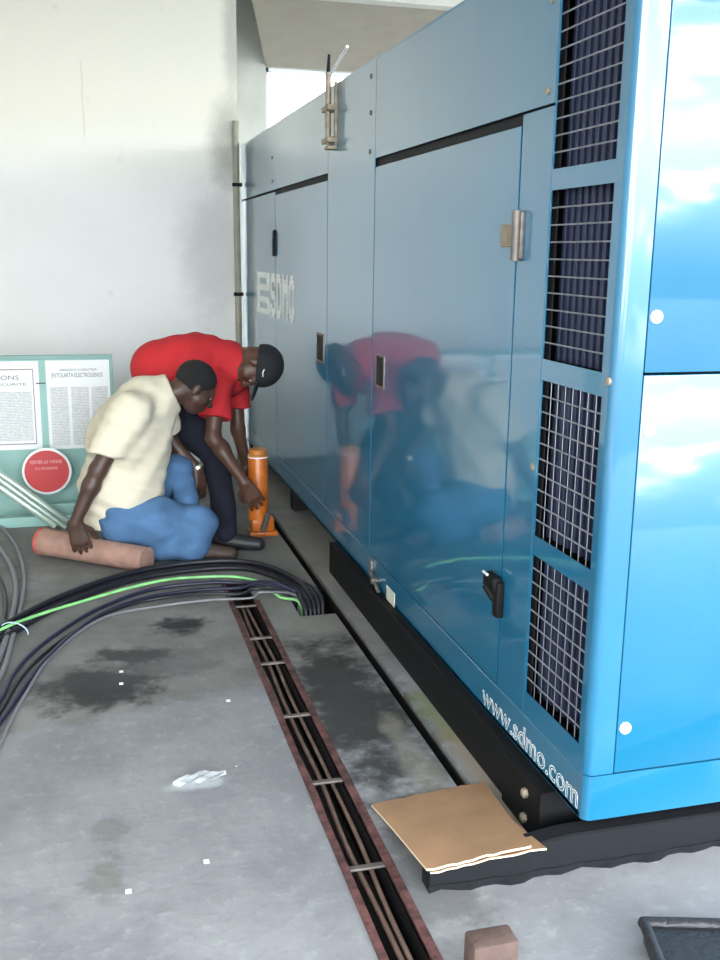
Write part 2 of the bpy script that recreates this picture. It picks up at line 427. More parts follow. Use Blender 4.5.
# ================================================================ SETTING
X0 = 1.083; YF = 1.905; GB = .15; GT = 2.148; YE = 7.08
TR0, TR1 = .545, .66        # cable trench
SL0, SL1 = .950, .992       # narrow slot
WY = 7.0
def struct(name, bm, m): o = obj(name, bm, m); o['kind'] = 'structure'; return o
bm = B()
xs = [-7, TR0, TR1, .80, SL0, SL1, 8]; ys = [-3, .6, 2.03, 3.79, 4.02, 4.34, 5.45, 9]
vg = {}
def gv(x, y, z):
    k = (round(x, 4), round(y, 4), round(z, 4))
    if k not in vg: vg[k] = bm.verts.new(k)
    return vg[k]
def hole(i, j):
    x = (xs[i]+xs[i+1])/2; y = (ys[j]+ys[j+1])/2
    if TR0 < x < TR1 and .6 < y < 4.34: return True
    if SL0 < x < SL1 and 2.03 < y < 5.45: return True
    if .80 < x < SL0 and 3.79 < y < 4.02: return True
    return False
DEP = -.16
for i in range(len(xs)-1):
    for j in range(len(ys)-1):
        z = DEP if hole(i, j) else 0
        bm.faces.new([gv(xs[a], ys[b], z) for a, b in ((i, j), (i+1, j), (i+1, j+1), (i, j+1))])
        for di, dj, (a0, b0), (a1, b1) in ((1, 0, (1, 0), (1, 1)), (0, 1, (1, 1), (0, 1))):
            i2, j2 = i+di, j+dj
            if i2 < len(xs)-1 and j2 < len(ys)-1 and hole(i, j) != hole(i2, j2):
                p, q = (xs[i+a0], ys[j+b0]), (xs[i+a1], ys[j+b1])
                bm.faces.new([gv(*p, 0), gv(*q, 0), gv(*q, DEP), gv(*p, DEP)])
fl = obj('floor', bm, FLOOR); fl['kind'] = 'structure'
# origin at world zero so the stains and painted shade stay where they are
off = Vector(fl.location); fl.data.transform(Matrix.Translation(off)); fl.location = (0, 0, 0)

def zero(o):
    off = Vector(o.location); o.data.transform(Matrix.Translation(off)); o.location = (0, 0, 0); return o
CZ = 3.75
wx = W(238, 150, WY).x; jx0 = W(266, 90, 8.4).x
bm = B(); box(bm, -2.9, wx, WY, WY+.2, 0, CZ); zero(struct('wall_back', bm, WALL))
bm = B(); box(bm, -2.9, -2.7, -2.0, WY, 0, CZ); struct('wall_left_blocker', bm, CONC)  # unseen wall, added to cut the light on the generator side
whz = W(300, 68.5, 8.4).z
bm = B(); box(bm, .6, jx0, 8.4, 8.6, 0, CZ); box(bm, jx0, 8, 8.4, 8.6, 0, 1.45); box(bm, jx0, 8, 8.4, 8.6, whz, CZ)
box(bm, wx-.2, wx-.002, WY+.2, 8.4, 0, CZ)
struct('wall_recess', bm, CONC)
bm = B(); box(bm, -2.9, 8, -2.0, 8.6, CZ, CZ+.15); struct('ceiling_unseen_extended', bm, CEIL)  # out of view; front reach extended to dim the generator side
# sloping soffit behind the beam, down to the window head
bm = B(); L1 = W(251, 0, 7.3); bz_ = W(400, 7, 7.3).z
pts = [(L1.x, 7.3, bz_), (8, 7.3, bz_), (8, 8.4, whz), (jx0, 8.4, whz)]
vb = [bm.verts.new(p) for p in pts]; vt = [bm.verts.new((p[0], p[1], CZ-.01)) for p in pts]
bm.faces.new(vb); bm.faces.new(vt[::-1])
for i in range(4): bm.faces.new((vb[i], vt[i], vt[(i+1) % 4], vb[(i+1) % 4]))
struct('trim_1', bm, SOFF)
bm = B(); box(bm, L1.x, 8, 7.18, 7.3, bz_, CZ, .004); struct('trim_2', bm, CEIL)
# window: steel frame and pane in the recess
bm = B(); 
for z in (1.45, whz-.03): box(bm, jx0, 6, 8.46, 8.5, z, z+.03)
for x in (jx0, 3.1, 4.6, 5.97): box(bm, x, x+.03, 8.46, 8.5, 1.45, whz)
wf = struct('window_1', bm, WHITE)
# steel angles along the trench
for k, (a, b_, ya, yb, nm) in enumerate(((TR0-.006, TR0+.014, .7, 4.3, 'trim_3'), (TR1-.012, TR1+.010, .7, 4.02, 'trim_4'))):
    bm = B(); box(bm, a, b_, ya, yb, -.002, .004, .001, seg=1)
    box(bm, (a+.006 if k == 0 else b_-.016), (a+.012 if k == 0 else b_-.010), ya, yb, -.022, 0)
    struct(nm, bm, RUST)

# ================================================================ cable tray in the trench
t = thing('cable_ladder', 'narrow rusty cable ladder with cross rungs sunk in the floor trench', 'cable tray', (.602, 2.5, -.1))
for x in (TR0+.012, TR1-.018):
    bm = B(); box(bm, x, x+.005, .7, 4.32, -.11, -.012); obj('side_rail', bm, BLACK, t)
bm = B(); box(bm, TR0+.014, TR1-.016, .7, 4.32, -.112, -.108); obj('bottom_sheet', bm, TRAYM, t)
for y in (1.30, 1.70-.1, 2.082, 2.499, 2.926, 3.36, 3.611, 3.98):
    bm = B(); box(bm, TR0+.004, TR1-.004, y-.009, y+.009, -.010, -.003, .002)
    obj('rung', bm, STEEL, t)
for k, (x, r, z, lb) in enumerate(((.575, .0065, -.045, 'dusty brown cable beside the left wall of the floor trench'),
        (.600, .007, -.040, 'dusty brown cable along the middle of the floor trench'), (.628, .0065, -.043, 'dusty brown cable beside the right wall of the floor trench'))):
    bm = B(); tube(bm, [(x+random.uniform(-.007, .007), y, z+random.uniform(-.004, .004)) for y in np.arange(.75, 4.2, .3)], r, 8, 5)
    tag(obj('cable', bm, RODM, smooth=True), lb, 'cable', 'cables laid in the trench')

# ================================================================ GENERATOR SET
gs = thing('generator_set', 'large glossy blue soundproofed generator enclosure with white lettering and four grilles', 'generator', (1.75, 4.5, 0))
XT = X0+.02
door = [(4.533, 5.815, .262, 1.782), (2.442, 3.766, .262, 1.782)]      # y0,y1,z0,z1
gril = [(1.957, 2.254, 1.650, 2.028), (1.957, 2.254, 1.205, 1.602), (1.950, 2.250, .757, 1.153), (1.950, 2.252, .327, .706)]
# side shell: flat plates around the openings
def side_plate(bm, y0, y1, z0, z1, out=0., bev=.0008, th=.004): box(bm, X0-out, X0+th, y0, y1, z0, z1, bev, seg=1)
bm = B(); g = .0018
side_plate(bm, 5.82, YE, GB+.11, 1.787); side_plate(bm, 3.772, 4.527, .262, GT-.0)          # rear and middle posts
side_plate(bm, 4.531, YE, 1.800, GT); side_plate(bm, 2.262, 3.768, 1.800, GT)
# rounded rear corner
rod(bm, (X0+.02, YE-.0, GB), (X0+.02, YE-.0, GT), .02, n=16)
# surround of the grilles
side_plate(bm, 2.262, 2.436, .262, 1.794)
obj('side_panel', bm, BLUE, gs)
bm = B(); box(bm, X0, X0+.003, YF+.02, 2.258, 2.028, GT)
ed = [(.262, .327), (.706, .757), (1.153, 1.205), (1.602, 1.650)]
for a, b_ in ed: box(bm, X0, X0+.003, YF+.02, 2.258, a, b_)
for (y0, y1, z0, z1) in gril: box(bm, X0, X0+.003, YF+.02, y0, z0, z1); box(bm, X0, X0+.003, y1, 2.258, z0, z1)
bmesh.ops.remove_doubles(bm, verts=bm.verts, dist=1e-5)
obj('grille_surround', bm, BLUE, gs)
bm = B(); box(bm, X0-.0, X0+.02, YF+.02, YE, GB, .258, .002, seg=1); box(bm, X0, X0+.10, YF+.02, YE, GB, GB+.012)
obj('side_skirt', bm, BLUE, gs)
# corner post (rounded)
bm = B(); R = .022; pr = [(X0, YF+.10)]
pr = [(X0, YF+.022)] + [(X0+R-R*math.cos(a), YF+R-R*math.sin(a)) for a in np.linspace(0, math.pi/2, 9)][0:] + [(1.152, YF), (1.152, YF+.02), (X0+.02, YF+.02)]
def prism(bm, pr, z0, z1):
    a = [bm.verts.new((x, y, z0)) for x, y in pr]; b_ = [bm.verts.new((x, y, z1)) for x, y in pr]
    for i in range(len(pr)): j = (i+1) % len(pr); bm.faces.new((a[i], a[j], b_[j], b_[i]))
    bm.faces.new(a[::-1]); bm.faces.new(b_)
prism(bm, pr[1:], .2665, GT); obj('corner_post', bm, BLUE, gs, True, 40)
bm = B(); prism(bm, [(x, y) for x, y in pr[1:-3]]+[(2.5, YF), (2.5, YF+.02), (X0+.02, YF+.02)], GB, .2635)
obj('front_skirt', bm, BLUE, gs, True, 40)
for z0, z1 in ((.267, 1.2035), (1.2085, GT)):
    bm = B(); box(bm, 1.1555, 2.44, YF, YF+.02, z0, z1, .003)
    fp = obj('front_panel', bm, BLUE, gs, True, 40)
    for (bx, bz) in (((1.176, 1.084), (1.175, .38), (2.41, 1.084), (2.41, .38)) if z0 < 1 else ((1.173, 1.328), (1.173, 2.05), (2.41, 1.328), (2.41, 2.05))):
        b2 = B(); lathe(b2, (bx, YF, bz), (0, -1, 0), [(.0145, -.001), (.0145, .004), (.011, .007), (.004, .008)], 20); obj('bolt', b2, WHITE, fp, True, 40)
# top, far sides, interior
bm = B(); box(bm, X0+.004, 2.5, YF+.004, YE+.018, GT-.002, GT+.012, .005); obj('roof_panel', bm, BLUE, gs, True, 40)
bm = B(); box(bm, 2.48, 2.5, YF+.02, YE, GB, GT-.003); box(bm, X0+.022, 2.48, YE, YE+.018, GB, GT-.003); obj('rear_shell', bm, BLUE, gs)
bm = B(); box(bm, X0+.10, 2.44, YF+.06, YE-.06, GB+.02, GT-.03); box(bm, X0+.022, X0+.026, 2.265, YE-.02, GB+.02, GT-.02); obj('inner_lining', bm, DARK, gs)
# doors
def hnd(parent, yc, zc, w=.115, hh=.130):
    b2 = B(); x = X0-.004
    box(b2, x, x+.012, yc-w/2, yc-w/2+.010, zc-hh/2, zc+hh/2, .002); box(b2, x, x+.012, yc+w/2-.010, yc+w/2, zc-hh/2, zc+hh/2, .002)
    box(b2, x, x+.012, yc-w/2, yc+w/2, zc+hh/2-.010, zc+hh/2, .002); box(b2, x, x+.012, yc-w/2, yc+w/2, zc-hh/2, zc-hh/2+.012, .002)
    h = obj('handle_cup', b2, STEEL, parent, True, 40)
    b2 = B(); box(b2, x+.0012, x+.0038, yc-w/2+.008, yc+w/2-.008, zc-hh/2+.008, zc+hh/2-.008); box(b2, x-.001, x+.0008, yc-.012, yc+.006, zc-.03, zc+.045, .002)
    obj('paddle', b2, DARK, h)
for k, (y0, y1, z0, z1) in enumerate(door):
    bm = B(); side_plate(bm, y0+.003, y1-.003, z0+.003, z1-.014)
    d = obj('door', bm, BLUE, gs, True, 40)
    b2 = B(); box(b2, X0+.010, X0+.02, y0+.002, y1-.002, z1-.013, z1+.014); obj('top_seal', b2, DARK, d)
    if k == 1: hnd(d, 3.652, 1.013)
    else:
        hnd(d, 4.66, 1.01, .15, .14)
        b2 = B(); yc, zc = 5.86-.03, 1.50
        lathe(b2, (X0-.001, yc, zc+.05), (-1, 0, 0), [(.028, -.004), (.028, .006), (.02, .012)], 16); box(b2, X0-.014, X0, yc-.022, yc+.022, zc-.07, zc+.03, .004)
        obj('lock', b2, BLACK, d, True, 40)
# hinge on the door beside the grilles, black tee latch below
def hinge(y, z, lb):
    b2 = B(); rod(b2, (X0-.014, y, z-.062), (X0-.014, y, z+.062), .013, n=14); box(b2, X0-.012, X0, y-.022, y+.012, z-.058, z+.058, .002)
    h = obj('hinge', b2, STEEL, gs, True, 40)
    b2 = B(); box(b2, X0-.004, X0+.001, y+.01, y+.125, z-.028, z+.030, .002); box(b2, X0-.006, X0, y+.01, y+.05, z-.045, z-.036, .001); obj('hinge_leaf', b2, TAN, h)
hinge(2.416, 1.5, '')
b2 = B(); yc = 2.45
box(b2, X0-.022, X0, yc-.038, yc-.002, .472, .575, .005); box(b2, X0-.034, X0-.004, yc-.030, yc+.045, .545, .588, .008)
rod(b2, (X0-.03, yc+.030, .55), (X0-.012, yc+.004, .515), .011, .012, 12)
obj('latch', b2, BLACK, gs, True, 40)
b2 = B(); box(b2, X0-.036, X0-.030, yc+.008, yc+.044, .583, .589, .001); obj('latch_edge', b2, WHITE, gs)
# grilles: dark vertical fins with welded wire in front
for k, (y0, y1, z0, z1) in enumerate(gril):
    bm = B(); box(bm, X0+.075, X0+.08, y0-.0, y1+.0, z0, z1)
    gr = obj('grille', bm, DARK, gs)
    bm = B(); n = 9
    for i in range(n):
        y = y0+(i+.5)*(y1-y0)/n; box(bm, X0+.030, X0+.062, y-.007, y+.009, z0-.004, z1+.004, .002, seg=1)
    obj('fins', bm, SLAT, gr)
    bm = B(); nh = 10
    for i in range(1, nh):
        z = z0+i*(z1-z0)/nh; rod(bm, (X0+.005, y0-.002, z), (X0+.005, y1+.002, z), .0021, n=6)
    nv = (0, 0, 7, 7)[k]; rv = .0010
    for i in range(1, nv+1):
        y = y0+i*(y1-y0)/(nv+1); rod(bm, (X0+.008, y, z0-.003), (X0+.008, y, z1+.003), rv, n=6)
    obj('wire_mesh', bm, WIRE, gr)
# small screws on side
for (y, z, mm) in ((3.836, 1.97, STEEL), (3.84, 2.10, STEEL), (3.84, 1.83, STEEL), (5.9, 1.98, STEEL), (5.9, 1.85, STEEL), (2.30, 1.83, TAN), (2.30, 2.03, TAN), (2.275, .93, TAN), (1.925, 1.19, TAN)):
    b2 = B(); lathe(b2, (X0, y, z), (-1, 0, 0), [(.009, -.002), (.009, .004), (.005, .006)], 12); obj('screw', b2, mm, gs, True, 40)
# lifting bracket with stay bar
br = None
b2 = B(); y = 4.40
box(b2, X0-.012, X0, y-.045, y-.022, 1.90, 2.16, .002); rod(b2, (X0-.03, y+.005, 1.905), (X0-.03, y+.005, 2.20), .013, n=12)
for z in (1.925, 2.055): box(b2, X0-.045, X0, y-.05, y+.075, z-.012, z+.012, .004)
box(b2, X0-.044, X0, y-.045, y+.02, 1.885, 1.90, .003)
br = obj('lifting_bracket', b2, TAN, gs, True, 40)
b2 = B(); p0 = Vector((X0-.03, y, 2.18)); p1 = onx(355, 47, X0-.05); p1 = Vector((X0-.08, p1.y, p1.z)); rod(b2, p0, p1, .005, .006, 10)
obj('stay_bar', b2, WHITE, br, True, 40)
b2 = B(); rod(b2, (X0-.03, y+.01, 2.19), (X0-.03, y-.005, 2.27), .009, .006, 10); obj('hook', b2, BLACK, br, True, 40)
# lettering
bm = B()
zt, zb = 1.332, 1.078
def bar(bm, y0, y1, z0, z1): box(bm, X0-.0012, X0+.0004, y1, y0, z0, z1)
yl, yr = 6.44, 6.02
for z in (zb, zb+.073, zb+.147, zt-.034): bar(bm, yl-.0901, yr+.0901, z, z+.034)
bar(bm, yl, yl-.09, zb, zt); bar(bm, yr+.09, yr, zb, zb+.107); bar(bm, yr+.09, yr, zt-.107, zt)
obj('emblem', bm, DECAL, gs)
GL = {'S': ['.#####.', '#######', '##...##', '##.....', '######.', '.######', '.....##', '##...##', '#######', '.#####.'],
      'D': ['#####..', '######.', '##..###', '##...##', '##...##', '##...##', '##...##', '##..###', '######.', '#####..'],
      'M': ['##...##', '###.###', '#######', '#######', '##.#.##', '##...##', '##...##', '##...##', '##...##', '##...##'],
      'O': ['..###..', '.#####.', '###.###', '##...##', '##...##', '##...##', '##...##', '###.###', '.#####.', '..###..']}
bm = B(); cw = .155/7; chh = (zt-zb)/10
for k, ch_ in enumerate('SDMO'):
    for r_, row in enumerate(GL[ch_]):
        for c_, q_ in enumerate(row):
            if q_ != '#': continue
            ya = 5.97-k*.182-c_*cw; z1_ = zt-r_*chh; x_ = X0-.001
            bm.faces.new([bm.verts.new(p) for p in ((x_, ya, z1_), (x_, ya, z1_-chh), (x_, ya-cw, z1_-chh), (x_, ya-cw, z1_))])
bmesh.ops.remove_doubles(bm, verts=bm.verts, dist=1e-5)
obj('lettering', bm, DECAL, gs)
text_obj('web_address', 'www.sdmo.com', DECAL, gs, (X0-.0008, 2.535, .165), (0, -1, 0), (0, 0, 1), .60, .062, outline=True)
# sticker and drain fitting on the skirt
b2 = B(); s = onx(390, 597, X0); box(b2, X0-.002, X0+.001, s.y-.06, s.y+.045, .150, .205, .0008); obj('sticker', b2, GLASSW, gs)
b2 = B(); box(b2, X0-.010, X0, 3.70, 3.735, .175, .245, .003); rod(b2, (X0-.012, 3.69, .20), (X0-.02, 3.56, .165), .008, n=10); rod(b2, (X0-.001, 3.63, .185), (X0-.03, 3.63, .185), .012, n=12)
obj('drain_fitting', b2, STEEL, gs, True, 40)
# chassis
bm = B()
box(bm, X0-.030, X0+.10, 2.06, 4.33, .001, .146, .003)
box(bm, X0+.17, X0+.25, 4.33, YE-.02, .06, .149, .003)
box(bm, 2.35, 2.45, 2.06, YE-.02, .0, .149)
for y in (2.06, 3.0, 4.25, 5.4, 6.9): box(bm, X0+.02, 2.45, y, y+.09, .02, .149)
box(bm, 1.35, 2.3, 4.6, 6.8, .0, .149)
ch = obj('chassis', bm, BLACK, gs)
b2 = B(); box(b2, X0-.04, X0+.10, 2.050, 2.060, .0, .146); box(b2, X0-.040, X0-.030, 2.06, 2.28, .0, .146, .002); ep = obj('end_plate', b2, BLACK, ch)
for z in (.105, .035):
    b2 = B(); lathe(b2, (X0-.040, 2.13, z), (-1, 0, 0), [(.013, -.002), (.013, .010), (.008, .013)], 6); obj('bolt', b2, TAN, ep)

# black steel channel lying across the front of the machine
bm = B(); Yb = 1.935
b0 = .715
n = 60; x1 = 2.7
rows = []
for i in range(n+1):
    x = b0+(x1-b0)*i/n; w = .006*math.sin(i*1.7)+.005*math.sin(i*.61+1)
    zt2 = .052 + .046*min(1, max(0, (x-b0)/.35))
    rows.append([bm.verts.new(c) for c in ((x, Yb-.004+w*1.3, 0), (x, Yb+.006+w*.5, .012), (x, Yb, .02+w*.3), (x, Yb, zt2-.004), (x, Yb+.006, zt2), (x, Yb+.052, zt2), (x, Yb+.055, 0))])
for a, b_ in zip(rows, rows[1:]):
    for k in range(7): bm.faces.new((a[k], a[(k+1) % 7], b_[(k+1) % 7], b_[k]))
bm.faces.new(rows[0][::-1]); bm.faces.new(rows[-1])
tag(obj('steel_channel', bm, DKBEAM), 'long dark steel channel lying on the floor across the front of the blue generator', 'beam')

# plywood pieces
def sheet(name, quad, th, lb, seed, lift=()):
    bm = B(); q = [Vector(p) for p in quad]; n = 14; rnd = random.Random(seed); G = []
    for i in range(n+1):
        row = []
        for j in range(n+1):
            u, v = i/n, j/n; p = (q[0]*(1-u)+q[1]*u)*(1-v)+(q[3]*(1-u)+q[2]*u)*v
            p = p+Vector((0, 0, .0025*math.sin(u*5+seed)*math.sin(v*4)))
            if j in (0, n) : p += Vector((0, rnd.uniform(-.003, .003), 0))
            row.append(p)
        G.append(row)
    T = [[bm.verts.new(p+Vector((0, 0, th))) for p in r] for r in G]; L = [[bm.verts.new(p) for p in r] for r in G]
    for i in range(n):
        for j in range(n):
            bm.faces.new((T[i][j], T[i+1][j], T[i+1][j+1], T[i][j+1])).material_index = 0
            bm.faces.new((L[i][j], L[i][j+1], L[i+1][j+1], L[i+1][j])).material_index = 0
    for i in range(n):
        for (a, b_, c, d) in ((T[i][0], L[i][0], L[i+1][0], T[i+1][0]), (T[i][n], T[i+1][n], L[i+1][n], L[i][n]), (T[0][i], T[0][i+1], L[0][i+1], L[0][i]), (T[n][i], L[n][i], L[n][i+1], T[n][i+1])):
            bm.faces.new((a, b_, c, d)).material_index = 1
    return tag(obj(name, bm, [PLY, PLYE]), lb, 'board', 'plywood offcuts on the channel')
zz = .066
sheet('plywood_board', [onz(371, 806, .004), onz(484, 783, .004), onz(531, 848, .108), onz(427, 871, .066)], .006, 'brown plywood offcut topmost of the stack propped on the dark steel channel', 1)
sheet('plywood_board', [onz(400, 806, .001), onz(474, 792, .001), onz(546, 849, .100), onz(431, 874, .058)], .005, 'thin plywood sheet splayed out beneath the top brown offcut', 2)

# ================================================================ floor clutter
bm = B()
c0 = onz(475, 925, .06); 
c0 = W(475, 936, 1.60); c1 = W(521, 930, 1.60)
box(bm, c0.x, c1.x, 1.60, 1.66, 0, c0.z-.03, .008); tag(obj('brick', bm, BRICK, smooth=True, angle=40), 'reddish brown brick standing on its end on the floor near the trench', 'brick')
bm = B()
# ribbed iron cover with rolled rim
P0 = onz(640, 919, .05); ex = onz(724, 921, .05)-P0; ex.z = 0; ex.normalize(); ey = Vector((ex.y, -ex.x, 0))
box(bm, .006, .60, .010, .30, 0, .046, .006)
rod(bm, (.008, .006, .044), (.60, .006, .044), .014, n=14); rod(bm, (.008, .006, .044), (.008, .30, .044), .012, n=14)
bmesh.ops.create_uvsphere(bm, u_segments=14, v_segments=8, radius=.014, matrix=Matrix.Translation((.008, .006, .044)))
for v in bm.verts: v.co = Vector((P0.x, P0.y, 0))+ex*v.co.x+ey*v.co.y+Vector((0, 0, v.co.z))
tag(obj('iron_cover', bm, IRON, smooth=True, angle=40), 'black cast iron cover with a shiny rolled rim on the floor before the generator', 'cover')
# plastic scrap
bm = B(); c = onz(200, 783); rnd = random.Random(3); n = 9; G = []
for i in range(n):
    row = []
    for j in range(6):
        x = c.x-.075+.15*i/(n-1); w = .03*math.sin(math.pi*(i+.4)/(n)); y = c.y-w+2*w*j/5
        row.append(bm.verts.new((x, y+.02*(i/n), .003+rnd.random()*.014)))
    G.append(row)
for i in range(n-1):
    for j in range(5): bm.faces.new((G[i][j], G[i+1][j], G[i+1][j+1], G[i][j+1]))
bmesh.ops.solidify(bm, geom=bm.faces[:], thickness=.0012)
tag(obj('plastic_scrap', bm, PLAST), 'crumpled scrap of clear plastic film on the pale floor', 'plastic')
for i, (u, v, lb) in enumerate(((121, 672, 'tiny white paper chip at the far edge of the black oil stain'), (121, 684, 'tiny white paper chip in the middle of the black oil stain'), (128, 892, 'small white paint chip beside the lower damp footprint mark'), (206, 862, 'small white paint chip lying alone on the pale floor near the trench'), (228, 701, 'small white chip near the left edge of the trench, beyond the plastic film'))):
    bm = B(); c = onz(u, v); box(bm, c.x-.006, c.x+.008, c.y-.008, c.y+.008, 0.0005, .003, .001); tag(obj('paint_chip', bm, WHITE), lb, 'chip', 'white chips on the floor')

# ---------------------------------------------------------------- cables
def zpt(u, v, z=.012): p = onz(u, v, z); return p
lbs = ['thick black cable at the far edge of the bundle before the kneeling man', 'thick black cable second from the far edge of the bundle on the floor', 'thick black cable on top in the middle of the bundle', 'thick black cable beside the green and yellow wire', 'thick black cable at the near edge of the bundle under the green wire']
base = [(-60, 672), (0, 640), (60, 607), (130, 582), (200, 571), (250, 571), (288, 585), (312, 607)]
cl = [onz(u, v, 0) for u, v in base]
def offset_path(cl, d, z, endx, endy, wob=0, seed=0):
    rnd = random.Random(seed); out = []
    for i, p in enumerate(cl):
        q = (cl[min(i+1, len(cl)-1)]-cl[max(i-1, 0)]).normalized(); nrm = Vector((-q.y, q.x, 0))
        o = d*(1 if i < 5 else .8)+rnd.uniform(-wob, wob); out.append(Vector((p.x, p.y, z))+nrm*o)
    out[-1] = Vector((endx, endy+.05, .02)); out.append(Vector((endx+.004, endy-.02, -.05))); out.append(Vector((endx+.006, endy-.03, -.13)))
    return out
for k, (d, z) in enumerate(((.046, .014), (.034, .014), (.022, .036), (.010, .014), (-.018, .014))):
    bm = B(); tube(bm, offset_path(cl, d, z, .925-.022*k, 3.95-.022*k, .004, k), .0125, 10, 10)
    tag(obj('cable', bm, RUBBER, smooth=True), lbs[k], 'cable', 'black cable bundle')
gp = [onz(u, v, z) for u, v, z in ((-50, 658, .04), (0, 630, .04), (35, 616, .042), (80, 602, .042), (125, 589, .045), (165, 580, .045), (200, 577, .04), (236, 577, .035), (262, 583, .03), (280, 597, .02))]
gp += [Vector((.83, 3.96, .0)), Vector((.84, 3.93, -.1))]
bm = B(); tube(bm, gp, .0062, 10, 10); tag(obj('earth_wire', bm, GREEN, smooth=True), 'thin bright green and yellow earth wire lying along the black cables', 'wire')
# cable tie around the bundle
c = onz(17, 633, .022); q = (cl[2]-cl[1]).normalized(); nrm = Vector((-q.y, q.x, 0)); c = c+nrm*.012
bm = B(); tube(bm, [c+nrm*(.062*math.cos(a))+Vector((0, 0, .036*math.sin(a)+.004)) for a in np.linspace(-.1, math.pi+.1, 14)], .0028, 6, 3)
tag(obj('cable_tie', bm, TIE, smooth=True), 'pale blue cable tie wrapped over the bundle at the left edge', 'cable tie')
# second group
sets = [([(-40, 770), (0, 722), (22, 690), (45, 660), (78, 630), (108, 611), (150, 597), (200, 590), (240, 588), (262, 592)], NAVYC, .0085, 'dark purple cable at the left side of the looser pair bending to the front'),
        ([(-30, 745), (0, 700), (12, 676), (32, 653), (62, 630), (100, 608), (150, 590), (205, 583), (245, 583), (270, 590)], NAVYC, .0085, 'dark purple cable at the far side of the looser pair'),
        ([(-20, 790), (10, 722), (28, 690), (50, 657), (85, 628), (115, 614), (160, 606), (210, 600), (250, 598), (262, 601)], GREYC, .0055, 'thin grey cable running just before the dark purple pair'),
        ([(-30, 760), (0, 712), (18, 682), (38, 659), (70, 634), (104, 614), (150, 600), (205, 594), (240, 594), (258, 597)], RUBBER, .007, 'black cable squeezed between the two dark purple cables')]
for k, (pp, mm, r, lb) in enumerate(sets):
    P = [onz(u, v, r+.001+(.010*k if i > 6 else 0)) for i, (u, v) in enumerate(pp)]; P += [Vector((.86-.02*k, 4.0, .02)), Vector((.87-.02*k, 3.96, -.05)), Vector((.87-.02*k, 3.95, -.13))]
    P[-4] = Vector((P[-4].x, P[-4].y, .045+.01*k))
    bm = B(); tube(bm, P, r, 10, 10); tag(obj('cable', bm, mm, smooth=True), lb, 'cable', 'loose pair of cables')
# grey looped hoses at left edge
for k, (pp, r, mm, lb) in enumerate((([(-30, 500), (0, 526), (17, 548), (24, 575), (22, 602), (14, 632), (4, 668), (-15, 700)], .010, GREYC, 'grey hose loop nearest the two men at the left edge'),
        ([(-30, 520), (-8, 540), (8, 560), (16, 585), (13, 612), (4, 645), (-10, 680)], .012, GREYC, 'grey hose loop at the left edge in the middle of the three'),
        ([(-30, 545), (-14, 560), (0, 580), (5, 602), (2, 630), (-8, 660)], .010, RUBBER, 'black hose loop hardly showing at the left edge of the floor'))):
    P = [onz(u, v, r) for u, v in pp]
    for i in range(len(P)):
        if i >= len(P)-3: P[i] = onz(*pp[i], r)
    bm = B(); tube(bm, P, r, 10, 10); tag(obj('hose', bm, mm, smooth=True), lb, 'hose', 'hose loops at the left edge')

# ================================================================ notice board corner
BY = 5.70
bt = thing('notice_board', 'low pale green notice board standing before the white wall', 'notice board', (-.4, BY, 0))
bm = B(); box(bm, -.98, .141, BY, BY+.02, .0, .883, .002); obj('panel', bm, BOARDG, bt)
bm = B(); box(bm, -.98, .146, BY-.012, BY+.03, .868, .890, .002); box(bm, .128, .146, BY-.012, BY+.03, 0, .868, .002); obj('frame', bm, BOARDD, bt)
bm = B(); box(bm, -.265, -.215, BY-.004, BY, .735, .742); obj('joint_strip', bm, INK, bt)
def poster(x0, x1, z0, z1, lb, title, title2, border, cols):
    y = BY-.003
    bm = B(); box(bm, x0, x1, y, y+.002, z0, z1); p = obj('poster', bm, PAPER); tag(p, lb, 'poster', 'posters on the green board')
    w = x1-x0; h = z1-z0
    if border:
        b2 = B(); m_ = .028
        for (a, b_, c, d) in ((x0+m_, x1-m_, z1-m_*1.7, z1-m_*1.7+.006), (x0+m_, x1-m_, z0+m_, z0+m_+.006), (x1-m_-.005, x1-m_, z0+m_, z1-m_*1.6)): box(b2, a, b_, y-.0012, y, c, d)
        obj('border', b2, INKR, p)
    text_obj('title', title, INK, p, (x0+w*(.33 if border else .09), y-.0006, z1-h*(.205 if border else .19)), (1, 0, 0), (0, 0, 1), w*(.5 if border else .80), h*.048)
    text_obj('subtitle', title2, INK, p, (x0+w*(.25 if border else .22), y-.0006, z1-h*(.27 if border else .12)), (1, 0, 0), (0, 0, 1), w*(.64 if border else .58), h*.026)
    for k, (a, b_, c, d) in enumerate(cols):
        b2 = B(); box(b2, x0+w*a, x0+w*b_, y-.0010, y, z0+h*c, z0+h*d); obj('text_column', b2, PRINT, p)
poster(-.86, -.248, .375, .860, 'white poster with a dark thin border, left one on the green board', 'INSTITUTIONS', 'A L TRAVAIL SECURITE', True, [(.1, .46, .1, .66), (.5, .93, .1, .66)])
poster(-.211, .126, .371, .862, 'white poster without border, right one on the green board behind the cream shirt', 'ENTOLARTA ELECTROGENOS', 'BARRAGES EL CONDUCTEUR', False, [(.05, .33, .04, .70), (.38, .66, .04, .70), (.70, .96, .04, .70)])
